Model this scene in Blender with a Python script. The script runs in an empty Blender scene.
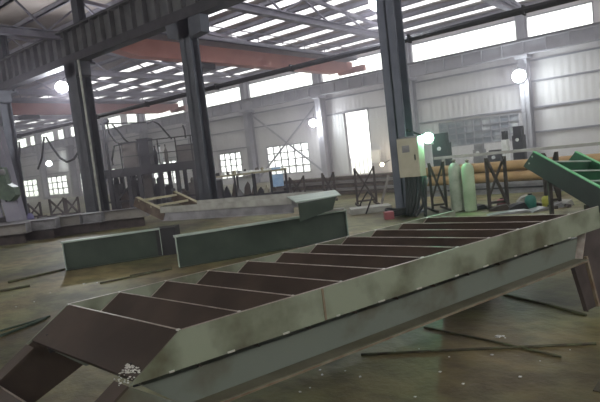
import bpy, bmesh, math, random
from mathutils import Vector, Matrix
random.seed(7)
SC = bpy.context.scene
COL = SC.collection
V = Vector
# ------------------------------------------------------------------ camera
f_px, pitch, roll, yaw = 530.0, -0.0855, -0.11353, -0.67964
CAM = V((0, 0, 1.6))
cp, sp = math.cos(pitch), math.sin(pitch)
FW = V((math.sin(yaw)*cp, math.cos(yaw)*cp, sp))
R0 = V((math.cos(yaw), -math.sin(yaw), 0))
U0 = R0.cross(FW)
RT = R0*math.cos(roll) + U0*math.sin(roll)
UP = -R0*math.sin(roll) + U0*math.cos(roll)
HF = V((math.sin(yaw), math.cos(yaw), 0))      # horizontal forward
HR = R0.copy()                                 # horizontal right
cd = bpy.data.cameras.new('camera'); cam = bpy.data.objects.new('camera', cd); COL.objects.link(cam)
M = Matrix((RT, UP, -FW)).transposed().to_4x4(); M.translation = CAM
cam.matrix_world = M
cd.sensor_width = 36; cd.lens = 36*f_px/600; cd.clip_start = .02; cd.clip_end = 400
SC.camera = cam
# surveying helpers: where a sight line meets a real plane of the hall
def ray(x, y): return FW + RT*((x-300)/f_px) - UP*((y-201)/f_px)
def az(x, y, z=0.0): d = ray(x, y); return CAM + d*((z-CAM.z)/d.z)
def ay(x, y, Y): d = ray(x, y); return CAM + d*(Y/d.y)
def dist(P): return (P-CAM).dot(FW)
# ------------------------------------------------------------------ materials
def mat(name, col, rough=.6, metal=0., col2=None, scale=4., bump=0., detail=6., lo=.35, hi=.65, stretch=None, emit=None, estr=0., spec=.4):
    m = bpy.data.materials.new(name); m.use_nodes = True
    nt = m.node_tree; b = nt.nodes['Principled BSDF']
    b.inputs['Base Color'].default_value = (*col, 1); b.inputs['Roughness'].default_value = rough
    b.inputs['Metallic'].default_value = metal; b.inputs['Specular IOR Level'].default_value = spec
    if col2 is not None or bump:
        tc = nt.nodes.new('ShaderNodeTexCoord'); mp = nt.nodes.new('ShaderNodeMapping')
        if stretch: mp.inputs['Scale'].default_value = stretch
        nt.links.new(tc.outputs['Object'], mp.inputs[0])
        n = nt.nodes.new('ShaderNodeTexNoise'); n.inputs['Scale'].default_value = scale; n.inputs['Detail'].default_value = detail
        nt.links.new(mp.outputs[0], n.inputs[0])
        if col2 is not None:
            r = nt.nodes.new('ShaderNodeValToRGB'); r.color_ramp.elements[0].position = lo; r.color_ramp.elements[1].position = hi
            r.color_ramp.elements[0].color = (*col, 1); r.color_ramp.elements[1].color = (*col2, 1)
            nt.links.new(n.outputs[0], r.inputs[0]); nt.links.new(r.outputs[0], b.inputs['Base Color'])
        if bump:
            bp = nt.nodes.new('ShaderNodeBump'); bp.inputs['Strength'].default_value = bump; bp.inputs['Distance'].default_value = .02
            nt.links.new(n.outputs[0], bp.inputs['Height']); nt.links.new(bp.outputs[0], b.inputs['Normal'])
    if emit:
        b.inputs['Emission Color'].default_value = (*emit, 1); b.inputs['Emission Strength'].default_value = estr
    return m
def corrugated(name, col, col2, freq=4.0, axis=0):
    m = mat(name, col, .7, 0, col2, .5, stretch=(1, 1, .3)); nt = m.node_tree; b = nt.nodes['Principled BSDF']
    tc = nt.nodes.new('ShaderNodeTexCoord'); w = nt.nodes.new('ShaderNodeTexWave'); w.inputs['Scale'].default_value = freq
    w.bands_direction = 'XYZ'[axis]; nt.links.new(tc.outputs['Object'], w.inputs[0])
    bp = nt.nodes.new('ShaderNodeBump'); bp.inputs['Strength'].default_value = .5; bp.inputs['Distance'].default_value = .03
    nt.links.new(w.outputs['Fac'], bp.inputs['Height']); nt.links.new(bp.outputs[0], b.inputs['Normal'])
    return m
def sheer(name, col, clear=.5):
    m = bpy.data.materials.new(name); m.use_nodes = True; nt = m.node_tree; nt.nodes.clear()
    o = nt.nodes.new('ShaderNodeOutputMaterial'); mx = nt.nodes.new('ShaderNodeMixShader'); mx.inputs[0].default_value = clear
    a = nt.nodes.new('ShaderNodeBsdfTranslucent'); a.inputs[0].default_value = (*col, 1)
    t = nt.nodes.new('ShaderNodeBsdfTransparent'); t.inputs[0].default_value = (*col, 1)
    nt.links.new(a.outputs[0], mx.inputs[1]); nt.links.new(t.outputs[0], mx.inputs[2]); nt.links.new(mx.outputs[0], o.inputs[0])
    return m
def floor_mat():
    m = bpy.data.materials.new('stained_concrete'); m.use_nodes = True; nt = m.node_tree; b = nt.nodes['Principled BSDF']
    tc = nt.nodes.new('ShaderNodeTexCoord')
    def noise(s, d, st=None):
        mp = nt.nodes.new('ShaderNodeMapping'); nt.links.new(tc.outputs['Object'], mp.inputs[0])
        if st: mp.inputs['Scale'].default_value = st; mp.inputs['Rotation'].default_value = (0, 0, .4)
        n = nt.nodes.new('ShaderNodeTexNoise'); n.inputs['Scale'].default_value = s; n.inputs['Detail'].default_value = d
        nt.links.new(mp.outputs[0], n.inputs[0]); return n
    n1, n2, n3 = noise(.45, 8), noise(3.2, 10, (1, 1.6, 1)), noise(22, 4)
    r1 = nt.nodes.new('ShaderNodeValToRGB'); e = r1.color_ramp.elements
    e[0].position = .36; e[0].color = FL[0]; e[1].position = .64; e[1].color = FL[1]
    r2 = nt.nodes.new('ShaderNodeValToRGB'); e = r2.color_ramp.elements
    e[0].position = .38; e[0].color = (.45, .42, .38, 1); e[1].position = .6; e[1].color = (1, 1, 1, 1)
    mx = nt.nodes.new('ShaderNodeMix'); mx.data_type = 'RGBA'; mx.blend_type = 'MULTIPLY'; mx.inputs[0].default_value = .8
    nt.links.new(n1.outputs[0], r1.inputs[0]); nt.links.new(n2.outputs[0], r2.inputs[0])
    nt.links.new(r1.outputs[0], mx.inputs[6]); nt.links.new(r2.outputs[0], mx.inputs[7])
    n4 = noise(.6, 5, (1.3, 1, 1)); r4 = nt.nodes.new('ShaderNodeValToRGB'); e = r4.color_ramp.elements
    e[0].position = .42; e[0].color = (1.12, .88, .68, 1); e[1].position = .56; e[1].color = (.82, 1.15, .80, 1)
    m4 = nt.nodes.new('ShaderNodeMix'); m4.data_type = 'RGBA'; m4.blend_type = 'MULTIPLY'; m4.inputs[0].default_value = .35
    nt.links.new(n4.outputs[0], r4.inputs[0]); nt.links.new(mx.outputs[2], m4.inputs[6]); nt.links.new(r4.outputs[0], m4.inputs[7])
    nt.links.new(m4.outputs[2], b.inputs['Base Color'])
    b.inputs['Roughness'].default_value = .55; b.inputs['Specular IOR Level'].default_value = .3
    bp = nt.nodes.new('ShaderNodeBump'); bp.inputs['Strength'].default_value = .35; bp.inputs['Distance'].default_value = .02
    nt.links.new(n3.outputs[0], bp.inputs['Height']); nt.links.new(bp.outputs[0], b.inputs['Normal'])
    return m
FL = [(.062, .053, .024, 1), (.24, .215, .110, 1)]
K = {}
K['floor'] = floor_mat()
K['brown'] = mat('brown_mill_steel', (.026, .017, .012), .6, .12, (.048, .033, .024), 3, .15)
K['rust'] = mat('rusty_brown_steel', (.06, .04, .03), .75, .1, (.13, .10, .08), 5, .2)
K['edge'] = mat('ground_steel_edge', (.26, .22, .19), .4, .5, (.40, .36, .32), 14)
K['zinc'] = mat('pale_green_primer', (.075, .075, .045), .5, .1, (.205, .23, .17), 2.8, .05, lo=.36, hi=.56)
K['blue'] = mat('blue_grey_primer', (.085, .08, .055), .45, .15, (.135, .155, .13), 2.6, .05, lo=.30, hi=.45)
K['stain'] = mat('rust_stain', (.13, .085, .05), .7, 0, (.2, .17, .12), 9)
K['weld'] = mat('bright_weld_metal', (.6, .6, .56), .35, .6)
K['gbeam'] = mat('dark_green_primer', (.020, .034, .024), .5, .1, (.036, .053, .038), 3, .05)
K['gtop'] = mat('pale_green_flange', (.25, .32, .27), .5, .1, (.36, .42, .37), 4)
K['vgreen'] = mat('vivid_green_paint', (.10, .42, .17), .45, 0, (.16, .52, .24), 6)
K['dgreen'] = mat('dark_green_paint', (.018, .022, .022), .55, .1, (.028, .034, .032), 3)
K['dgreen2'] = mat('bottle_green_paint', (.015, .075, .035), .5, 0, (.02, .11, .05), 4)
K['lav'] = mat('lavender_grey_steel', (.16, .155, .165), .5, .2, (.27, .265, .28), 4)
K['pale'] = mat('pale_grey_steel', (.25, .25, .225), .5, .1, (.36, .36, .33), 5)
K['yel'] = mat('yellowish_primer', (.24, .22, .14), .6, 0, (.34, .31, .21), 5)
K['col'] = mat('dark_column_paint', (.040, .045, .055), .6, .1, (.065, .07, .085), 2, .05)
K['col3'] = mat('blue_grey_column_paint', (.085, .095, .125), .6, .1, (.12, .13, .165), 2)
K['rib'] = mat('dusty_crane_beam', (.065, .065, .07), .8, 0, (.11, .11, .11), 2)
K['wcol'] = mat('grey_wall_column', (.30, .29, .33), .7, 0, (.38, .37, .41), 2)
K['red'] = mat('faded_red_crane', (.38, .15, .13), .8, 0, (.47, .21, .18), 1.2)
K['dark'] = mat('dark_steel', (.018, .017, .020), .7, .1, (.035, .033, .038), 3)
K['wall'] = corrugated('corrugated_grey_wall', (.62, .59, .62), (.74, .71, .73), 1.0)
K['wallp'] = corrugated('pale_corrugated_sheet', (.62, .62, .64), (.72, .71, .73), 1.4)
K['roof'] = mat('roof_sheet', (.33, .28, .26), .85, 0, (.46, .40, .38), .7)
K['sky'] = sheer('translucent_roof_sheet', (.60, .58, .63), .10)
K['glass'] = sheer('dusty_glass', (.96, .97, .98), .8)
K['dimglass'] = mat('grimy_glass', (.20, .22, .27), .4, 0, (.60, .61, .62), .9, lo=.45, hi=.6)
K['purlin'] = mat('purlin_steel', (.22, .21, .26), .8, 0, (.28, .27, .32), 2)
K['orange'] = mat('ochre_pipe', (.27, .16, .06), .7, 0, (.36, .24, .11), 3)
K['timber'] = mat('dusty_brown_bars', (.14, .125, .115), .8, 0, (.22, .205, .19), 4, stretch=(.3, 1, 1))
K['rackb'] = mat('dark_brown_rack', (.032, .024, .022), .75, 0, (.06, .046, .042), 5)
K['cyl'] = mat('grey_green_cylinder', (.26, .30, .24), .5, .1, (.40, .43, .36), 6)
K['cyl2'] = mat('green_cylinder', (.30, .40, .26), .5, .1, (.38, .48, .33), 4)
K['beige'] = mat('beige_cabinet', (.36, .33, .25), .5, 0, (.42, .39, .30), 5)
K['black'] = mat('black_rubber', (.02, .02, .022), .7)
K['cab'] = mat('brown_machine_cabinet', (.11, .095, .09), .7, 0, (.16, .14, .13), 3)
K['hoistg'] = mat('green_machine_paint', (.05, .08, .055), .5, 0, (.10, .14, .10), 6)
K['white'] = mat('white_paint', (.75, .77, .78), .5, 0, (.85, .86, .86), 8)
K['bluep'] = mat('light_blue_sheet', (.25, .42, .68), .5, 0, (.4, .55, .75), 5)
K['teal'] = mat('teal_plastic', (.03, .16, .13), .5); K['yellow'] = mat('yellow_plastic', (.40, .40, .07), .5)
K['redp'] = mat('dusty_red_paint', (.25, .07, .08), .6); K['purple'] = mat('purple_cloth', (.10, .09, .20), .8)
K['lip'] = mat('olive_dusty_flange', (.07, .065, .04), .6, .1, (.12, .115, .08), 4, stretch=(1, 1, 1))
K['rod'] = mat('oxidised_rod', (.055, .045, .03), .8, 0, (.09, .10, .05), 8)
K['rodg'] = mat('greenish_rod', (.025, .045, .03), .7)
K['paper'] = mat('white_litter', (.62, .62, .6), .8)
K['bulb'] = mat('lamp_face', (1, 1, 1), .5, emit=(.95, .97, 1), estr=45)
K['bulbg'] = mat('green_lamp_face', (1, 1, 1), .5, emit=(.45, 1, .66), estr=40)
K['spark'] = mat('warm_lamp_face', (1, 1, 1), .5, emit=(1, .85, .65), estr=9)
K['ground'] = mat('pale_yard', (.5, .5, .48), .9)
# ------------------------------------------------------------------ mesh helpers
def NB(): return bmesh.new()
def frame_box(bm, O, a, b, c, r, mi=0):
    (a0, a1), (b0, b1), (c0, c1) = r
    vs = [bm.verts.new(O + a*x + b*y + c*z) for z in (c0, c1) for y in (b0, b1) for x in (a0, a1)]
    for q in ((0, 2, 3, 1), (4, 5, 7, 6), (0, 1, 5, 4), (2, 6, 7, 3), (0, 4, 6, 2), (1, 3, 7, 5)):
        fc = bm.faces.new([vs[i] for i in q]); fc.material_index = mi
X_, Y_, Z_ = V((1, 0, 0)), V((0, 1, 0)), V((0, 0, 1))
def box(bm, x, y, z, mi=0): frame_box(bm, V((0, 0, 0)), X_, Y_, Z_, (x, y, z), mi)
def prism(bm, pts, ext):
    a = [bm.verts.new(p) for p in pts]; b = [bm.verts.new(p+ext) for p in pts]; n = len(pts)
    bm.faces.new(a); bm.faces.new(b[::-1])
    for i in range(n): bm.faces.new([a[i], b[i], b[(i+1) % n], a[(i+1) % n]])
def tube(bm, pts, r, n=8, r1=None):
    pts = [V(p) for p in pts]; rings = []; m = len(pts)
    t0 = (pts[1]-pts[0]).normalized(); ref = Z_ if abs(t0.z) < .9 else X_
    for i, p in enumerate(pts):
        t = (pts[min(i+1, m-1)]-pts[max(i-1, 0)]).normalized()
        u = t.cross(ref).normalized(); w = u.cross(t); rr = r if r1 is None else r+(r1-r)*i/(m-1)
        rings.append([bm.verts.new(p + u*rr*math.cos(k*2*math.pi/n) + w*rr*math.sin(k*2*math.pi/n)) for k in range(n)])
    for i in range(m-1):
        for k in range(n): bm.faces.new([rings[i][k], rings[i][(k+1) % n], rings[i+1][(k+1) % n], rings[i+1][k]])
    bm.faces.new(rings[0][::-1]); bm.faces.new(rings[-1])
def bar(bm, p0, p1, w, h=None, up=Z_):
    h = h or w; p0, p1 = V(p0), V(p1); a = (p1-p0); L = a.length; a.normalize()
    if abs(a.dot(up)) > .95: up = HF
    b = up.cross(a).normalized(); c = a.cross(b)
    frame_box(bm, p0, a, b, c, ((0, L), (-w/2, w/2), (-h/2, h/2)))
def lathe(bm, O, prof, n=20, ax=Z_):
    u = ax.cross(X_ if abs(ax.x) < .9 else Y_).normalized(); w = ax.cross(u); rings = []
    for r, h in prof: rings.append([bm.verts.new(O+ax*h+u*r*math.cos(k*2*math.pi/n)+w*r*math.sin(k*2*math.pi/n)) for k in range(n)])
    for i in range(len(prof)-1):
        for k in range(n): bm.faces.new([rings[i][k], rings[i][(k+1) % n], rings[i+1][(k+1) % n], rings[i+1][k]])
    bm.faces.new(rings[0][::-1]); bm.faces.new(rings[-1])
def sag(a, b, d, n=14): return [V(a).lerp(V(b), i/n) - Z_*d*4*(i/n)*(1-i/n) for i in range(n+1)]
def rot_origin(bm):
    xs = [v.co for v in bm.verts]
    return V(((min(v.x for v in xs)+max(v.x for v in xs))/2, (min(v.y for v in xs)+max(v.y for v in xs))/2, min(v.z for v in xs)))
def obj(name, bm, m, parent=None, smooth=False, bev=0):
    me = bpy.data.meshes.new(name)
    if parent is None: org = rot_origin(bm)
    else:
        org = V(parent.location); q = parent
        while q.parent: q = q.parent; org += V(q.location)
    bmesh.ops.translate(bm, vec=-org, verts=bm.verts)
    bmesh.ops.recalc_face_normals(bm, faces=bm.faces)
    if bev: bmesh.ops.bevel(bm, geom=[e for e in bm.edges], offset=bev, segments=1, affect='EDGES')
    if smooth:
        for fc in bm.faces: fc.smooth = len(fc.verts) == 4
    bm.to_mesh(me); bm.free()
    for k in (m if isinstance(m, (list, tuple)) else [m]): me.materials.append(K[k])
    o = bpy.data.objects.new(name, me); COL.objects.link(o)
    if parent is None: o.location = org
    else: o.parent = parent
    return o
def tag(o, label, cat, group=None):
    o['label'] = label; o['category'] = cat
    if group: o['group'] = group
    return o
def thing(name, loc, label, cat, group=None):
    o = bpy.data.objects.new(name, None); COL.objects.link(o); o.location = loc; o.empty_display_size = .1
    return tag(o, label, cat, group)
def struct(name, bm, m, parent=None):
    o = obj(name, bm, m, parent)
    if parent is None: o['kind'] = 'structure'
    return o
def boxo(name, x, y, z, m, parent=None): bm = NB(); box(bm, x, y, z); return obj(name, bm, m, parent)

# ================================================================== SETTING
bm = NB(); box(bm, (-72, 14), (-7, 28.2), (-.2, 0)); struct('floor', bm, 'floor')
bm = NB(); box(bm, (-110, 40), (-40, 90), (-.6, -.25)); struct('ground', bm, 'ground')
YW = 28.0; FW_H = 5.0
openings = [(-71.5, -4.4, 5.9, 7.0), (-18.3, -16.6, .05, 4.0), (-25.1, -21.4, .45, 2.4), (-30.0, -27.7, .45, 2.35),
            (-38.5, -35.2, .45, 2.35), (-46.2, -44.2, .45, 2.35), (-50.6, -48.4, .45, 2.35), (-57.5, -53.2, .35, 2.3), (-64.5, -59.8, .35, 2.3), (-12.2, -8.0, 1.15, 2.45)]
def wall_cells(bm, x0, x1, z0, z1, ops, y0, y1):
    xs = sorted({x0, x1, *[o[0] for o in ops], *[o[1] for o in ops]})
    for a, b in zip(xs, xs[1:]):
        cuts = sorted([(o[2], o[3]) for o in ops if o[0] <= a+1e-6 and o[1] >= b-1e-6]); z = z0
        for c0, c1 in cuts:
            if c0 > z: box(bm, (a, b), (y0, y1), (z, c0))
            z = c1
        if z < z1: box(bm, (a, b), (y0, y1), (z, z1))
bm = NB(); wall_cells(bm, -72, 14, 0, 7.6, openings, YW, YW+.12); struct('wall_back', bm, 'wall')
bm = NB(); box(bm, (-72.12, -72), (-7, 28.12), (0, 11)); struct('wall_left', bm, 'wall')
bm = NB(); box(bm, (-72, 14), (-7.12, -7), (0, FW_H)); struct('wall_front', bm, 'wall')
bm = NB(); box(bm, (14, 14.12), (-7.12, 28.12), (0, FW_H)); struct('wall_right', bm, 'wall')
# roof: opaque bands alternating with translucent sheets between rafters
def zr(y): return 7.65 + (YW-y)*.085 if y > 2 else 7.65+26*.085-(2-y)*.085
bm = NB(); y = YW+.3; k = 0; pur = []
while y > -7:
    w = .84 if k % 2 == 0 else .76
    y2 = y-w; sk = (k % 2 == 1) and y > 14.5
    for xa in range(-72, 14, 6 if sk else 86):
        xb = xa+(6 if sk else 86)
        vs = [bm.verts.new(p) for p in (V((xa, y, zr(y))), V((xb, y, zr(y))), V((xb, y2, zr(y2))), V((xa, y2, zr(y2))))]
        fc = bm.faces.new(vs); fc.material_index = 1 if (sk and (y > 20.5 or xa > -27)) else 0
    if k % 2 == 0: pur.append(y-w/2)
    y = y2; k += 1
ce = struct('ceiling', bm, ['roof', 'sky'])
for i, y in enumerate(pur):
    if y > YW: continue
    bm = NB(); z = zr(y); box(bm, (-72, 14), (y-.05, y+.05), (z-.22, z-.03)); box(bm, (-72, 14), (y-.05, y+.10), (z-.22, z-.19)); struct('trim_%d' % (i+1), bm, 'purlin')
# upper strip of windows with mullions, lower windows
def window(n, x0, x1, z0, z1, nx, nz, fm='wcol', gm='glass', t=.05):
    bm = NB()
    for i in range(nx+1):
        x = x0+(x1-x0)*i/nx; box(bm, (x-t/2, x+t/2), (YW-.02, YW+.06), (z0, z1))
    for j in range(nz+1):
        z = z0+(z1-z0)*j/nz; box(bm, (x0, x1), (YW-.02, YW+.06), (z-t/2, z+t/2))
    w = struct('window_%d' % n, bm, fm)
    bm = NB(); box(bm, (x0, x1), (YW+.065, YW+.075), (z0, z1)); obj('glass_pane', bm, gm, w)
    return w
WC = [-1.2, -7.4, -13.5, -19.75, -26.1, -32.3, -38.5, -44.7, -50.9, -57.1, -63.3, -69.5]
window(1, -71.5, -4.4, 5.9, 7.0, 1, 1, t=.06)
window(2, -25.1, -21.4, .45, 2.4, 6, 4, t=.07); window(3, -30.0, -27.7, .45, 2.35, 4, 4, t=.07)
window(4, -38.5, -35.2, .45, 2.35, 5, 4, t=.07); window(5, -46.2, -44.2, .45, 2.35, 3, 4, t=.09); window(6, -50.6, -48.4, .45, 2.35, 3, 4, t=.09)
window(7, -57.5, -53.2, .35, 2.3, 4, 3, t=.1); window(8, -64.5, -59.8, .35, 2.3, 4, 3, t=.1); window(9, -12.2, -8.0, 1.15, 2.45, 9, 4, gm='dimglass', t=.06)
bm = NB(); box(bm, (-18.32, -18.24), (YW-.03, YW+.05), (.05, 4)); box(bm, (-16.66, -16.58), (YW-.03, YW+.05), (.05, 4)); box(bm, (-18.3, -16.6), (YW-.03, YW+.05), (3.95, 4.02))
for i in range(6): box(bm, (-18.2+i*.3, -18.17+i*.3), (YW-.02, YW), (.05, 1.25))
struct('door_1', bm, 'wcol')
bm = NB(); box(bm, (-19.45, -18.34), (YW-.09, YW-.01), (.1, 3.95)); struct('trim_40', bm, 'wallp')
bm = NB(); box(bm, (-16.55, -14.6), (YW-.09, YW-.01), (.1, 3.95)); struct('trim_41', bm, 'wallp')
n = 42
for z, x0, x1 in ((3.9, -72, 14), (2.62, -15, 14), (1.42, -8, 14), (2.62, -72, -26), (4.9, -72, 14)):
    bm = NB(); box(bm, (x0, x1), (YW-.11, YW-.005), (z-.04, z+.04)); struct('trim_%d' % n, bm, 'purlin'); n += 1
# wall columns and the wall-side crane runway
def hcol(bm, x, y, w, d, z0, z1, tf=.03):
    box(bm, (x-w/2, x+w/2), (y-d/2, y-d/2+tf), (z0, z1)); box(bm, (x-w/2, x+w/2), (y+d/2-tf, y+d/2), (z0, z1)); box(bm, (x-tf/2, x+tf/2), (y-d/2, y+d/2), (z0, z1))
for i, x in enumerate(WC):
    bm = NB(); hcol(bm, x, YW-.45, .4, .6, 0, 7.2)
    if x < -44: pass
    box(bm, (x-.3, x+.3), (YW-1.0, YW-.1), (5.0, 5.15)); box(bm, (x-.2, x+.2), (YW-.3, YW-.12), (5.8, 7.3)); struct('trim_%d' % n, bm, 'wcol'); n += 1
for i in range(4):
    x = WC[7+i]+3.1; bm = NB(); box(bm, (x-.5, x+.5), (YW-.06, YW-.01), (5.8, 7.1)); struct('trim_%d' % n, bm, 'wall'); n += 1
def runway(x0, x1, y, z0, z1, w, step, mname, name, label, rib_all=True):
    T = thing(name, V(((x0+x1)/2, y, z0)), label, 'crane beam'); fl = .3 if mname == 'rib' else .05
    bm = NB(); box(bm, (x0, x1), (y-.01, y+.01), (z0+.03, z1-.03)); box(bm, (x0, x1), (y-w/2, y+w/2), (z1-.04, z1)); obj('web', bm, mname, T)
    bm = NB(); box(bm, (x0, x1), (y-w/2, y+w/2), (z0, z0+fl)); obj('bottom_flange', bm, 'dark' if mname == 'rib' else mname, T)
    bm = NB(); box(bm, (x0, x1), (y-.05, y+.05), (z1, z1+.12)); obj('crane_rail', bm, 'dark', T)
    bm = NB(); x = x0+step/2
    while x < x1: box(bm, (x-.02, x+.02), (y-w/2+.02, y+w/2-.02), (z0+.05, z1-.04)); x += step
    s = obj('stiffeners', bm, mname, T); s['kind'] = 'stuff'
    return T
runway(-71.8, 12, YW-.75, 5.15, 5.8, .34, 1.0, 'wcol', 'crane_runway_beam', 'long grey crane runway beam along the wall under the strip window')
# diagonal bracing in the wall bay
bm = NB(); bar(bm, (-26, YW-.3, 4.9), (-19.9, YW-.3, .2), .1); bar(bm, (-19.9, YW-.3, 4.9), (-26, YW-.3, .2), .1)
tag(obj('cross_bracing', bm, 'wcol'), 'thin grey X-shaped steel bracing crossing the multi-pane window on the wall', 'bracing')
# ================================================================== CRANE ROW COLUMNS
YR = 11.0
def column(x, w, d, label, m, upper):
    T = thing('steel_column', V((x, YR, 0)), label, 'column')
    top = 6.0 if upper else 9.0
    bm = NB(); hcol(bm, x, YR, w, d, .03, top, .04); obj('shaft', bm, m, T)
    bm = NB(); box(bm, (x-w/2-.12, x+w/2+.12), (YR-d/2-.1, YR+d/2+.1), (0, .03)); obj('base_plate', bm, m, T)
    if upper:
        cw = .80 if x > -14 else .42
        bm = NB(); prism(bm, [V((x-cw, YR-d/2, 6.0)), V((x-cw*.95, YR-d/2, 5.62)), V((x-w/2, YR-d/2, 5.45)), V((x+w/2, YR-d/2, 5.45)), V((x+cw*.95, YR-d/2, 5.5)), V((x+cw, YR-d/2, 6.0))], V((0, d, 0))); obj('corbel', bm, m, T)
        bm = NB(); hcol(bm, x-.1, YR+.45, .42, .3, 6.0, 9.05, .03); obj('upper_shaft', bm, m, T)
        bm = NB(); box(bm, (x-.3, x+.3), (YR-d/2, YR+.6), (5.93, 6.0)); obj('cap_plate', bm, m, T)
    return T
column(-5.72, .42, .40, 'tall blue-grey column on the right with a beige box on it', 'col3', False)
column(-12.47, .48, .34, 'dark column in the middle with wide bracket under the crane beam', 'col', True)
column(-18.9, .70, .60, 'thick dark column on the left beside the bright white lamp', 'col', True)
column(-25.6, .60, .5, 'dark column at far left beyond the green hoist', 'col', True)
runway(-40, -5.95, YR, 6.0, 7.25, .42, .62, 'rib', 'crane_runway_beam', 'dusty grey crane beam with upright ribs over the left columns')
bm = NB(); tube(bm, [(-17.98, YR-.45, 0.05), (-17.98, YR-.45, 5.9)], .045, 8)
tag(obj('downpipe', bm, 'pale'), 'slim pale pipe running down the right side of the thick left column', 'pipe')
bm = NB(); tube(bm, [(-34, YR+.42, 3.95), (12, YR+.42, 3.95)], .07, 8)
T = thing('cable_tray', V((-10, YR+.42, 3.95)), 'long dark conduit running level between columns under the red crane', 'conduit')
obj('conduit', bm, 'dark', T)
for x in (-30, -25.4, -18.7, -15.5, -11.95, -9, -5.5, -3):
    bm = NB(); box(bm, (x-.02, x+.02), (YR+.34, YR+.5), (3.86, 4.04)); obj('bracket', bm, 'dark', T)
# rafters
for i, x in enumerate([-1.2, -7.4, -13.5, -19.75, -26.1, -32.3, -38.5, -44.7, -50.9, -57.1, -63.3]):
    T = thing('roof_rafter', V((x, 10, 7.3)), 'grey steel roof truss over the wall bay, %s' % ['nearest the right', 'crossing the top right above the strip window', 'behind the lamp atop the right column', 'just left of the top lamp', 'above the middle column', 'beyond the middle column', 'left of the middle column', 'above the second crane', 'left of the second crane', 'far down the hall', 'farthest down the hall'][i], 'roof truss', 'roof trusses across the hall')
    bm = NB(); box(bm, (x-.12, x+.12), (-6, YW-.2), (7.30, 7.34)); box(bm, (x-.012, x+.012), (-6, YW-.2), (7.06, 7.34)); box(bm, (x-.14, x+.14), (-6, YW-.2), (7.04, 7.07)); obj('bottom_chord', bm, 'purlin', T)
    bm = NB(); bar(bm, (x, YW-.2, 7.45), (x, 2, zr(2)-.4), .14); bar(bm, (x, 2, zr(2)-.4), (x, -6, zr(-6)-.4), .14); obj('top_chord', bm, 'purlin', T)
    bm = NB(); y = 26.5; up = True
    while y > 0:
        a = V((x, y, 7.32)); b = V((x, y-1.6, zr(y-1.6)-.4)); bar(bm, a, b, .07); bar(bm, b, V((x, y-3.2, 7.32)), .07); y -= 3.2
    obj('truss_web', bm, 'purlin', T)
# ================================================================== OVERHEAD CRANES
def crane(x, label, y0=YR+.1, y1=YW-.85, zb=5.95, h=.72):
    T = thing('overhead_crane', V((x, (y0+y1)/2, zb)), label, 'crane')
    bm = NB(); prism(bm, [V((x-.25, y0, zb+.25)), V((x-.25, y0+1.2, zb)), V((x-.25, y1-1.6, zb)), V((x-.25, y1, zb+.35)), V((x-.25, y1, zb+h)), V((x-.25, y0, zb+h))], V((.5, 0, 0))); obj('bridge_girder', bm, 'red', T)
    bm = NB(); box(bm, (x+.25, x+1.0), (y0+.3, y1-.6), (zb+h-.05, zb+h)); box(bm, (x+.95, x+1.0), (y0+.3, y1-.6), (zb+h-.05, zb+h+.15)); obj('walkway', bm, 'purlin', T)
    bm = NB()
    yy = y0+.4
    while yy < y1-.8: bar(bm, (x+.98, yy, zb+h), (x+.98, yy, zb+h+.55), .04); yy += 1.7
    bar(bm, (x+.98, y0+.4, zb+h+.55), (x+.98, y1-.8, zb+h+.55), .04); bar(bm, (x+.98, y0+.4, zb+h+.3), (x+.98, y1-.8, zb+h+.3), .03)
    obj('handrail', bm, 'purlin', T)
    bm = NB(); box(bm, (x-.8, x+1.0), (y1-.02, y1+.25), (zb+.12, zb+.45)); obj('end_truck', bm, 'red', T)
    bm = NB(); box(bm, (x-.6, x+.1), (y0+4.2, y0+5.2), (zb-.25, zb-.02)); obj('hoist', bm, 'dark', T)
    return T
crane(-17.1, 'faded red bridge crane girder spanning from the middle column to the wall')
crane(-33.2, 'faded red bridge crane girder farther left behind the thick column')
# ================================================================== LAMPS
def lamp(P, r, label, m, lightcol, watts, hang, aim, spot=False):
    T = thing('high_bay_lamp', P, label, 'lamp')
    aim = aim.normalized()
    bm = NB(); lathe(bm, P-aim*.02, [(r*.92, 0), (r, .02), (r*.55, -.22), (r*.3, -.42), (r*.28, -.55)], 20, aim); obj('lamp_housing', bm, 'lav', T)
    bm = NB(); lathe(bm, P+aim*.003, [(r*.9, 0), (r*.8, r*.12), (r*.4, r*.22), (.01, r*.24)], 20, aim); obj('lamp_face', bm, m, T)
    bm = NB(); tube(bm, [P-aim*.5, hang], .025, 6); obj('bracket_arm', bm, 'dark', T)
    ld = bpy.data.lights.new('lamp_light', 'SPOT' if spot else 'POINT'); ld.energy = watts; ld.color = lightcol; ld.shadow_soft_size = r*.7
    lo = bpy.data.objects.new('lamp_light', ld); COL.objects.link(lo); lo.parent = T; lo.location = aim*(r*.24+.2)
    if spot:
        ld.spot_size = math.radians(140); ld.spot_blend = .6; lo.rotation_euler = (aim-Z_*.35).to_track_quat('-Z', 'Y').to_euler()
def toC(P): return (CAM-P).normalized()
LW = 2.2
P = ay(62, 87, 11.9); lamp(P, .28, 'bright white lamp hanging beside the thick left column', 'bulb', (.92, .95, 1), 260*LW, P+V((0, .6, .75)), toC(P)-Z_*.6)
P = ay(377, 3, 11.6); lamp(P, .20, 'bright white lamp at the top edge beside the right column', 'bulb', (.9, .95, 1), 160*LW, P+V((.1, -.3, 1.0)), toC(P)-Z_*.5)
P = ay(313, 123, 27.0); lamp(P, .27, 'white lamp on the wall column above the multi-pane window', 'bulb', (.9, .93, 1), 110*LW, P+V((-.2, .45, .6)), toC(P)-Z_*.2)
P = ay(519, 76, 26.9); lamp(P, .33, 'white lamp high on the wall column at right', 'bulb', (.88, .95, 1), 110*LW, P+V((-.2, .5, .6)), toC(P)-Z_*.2)
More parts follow.
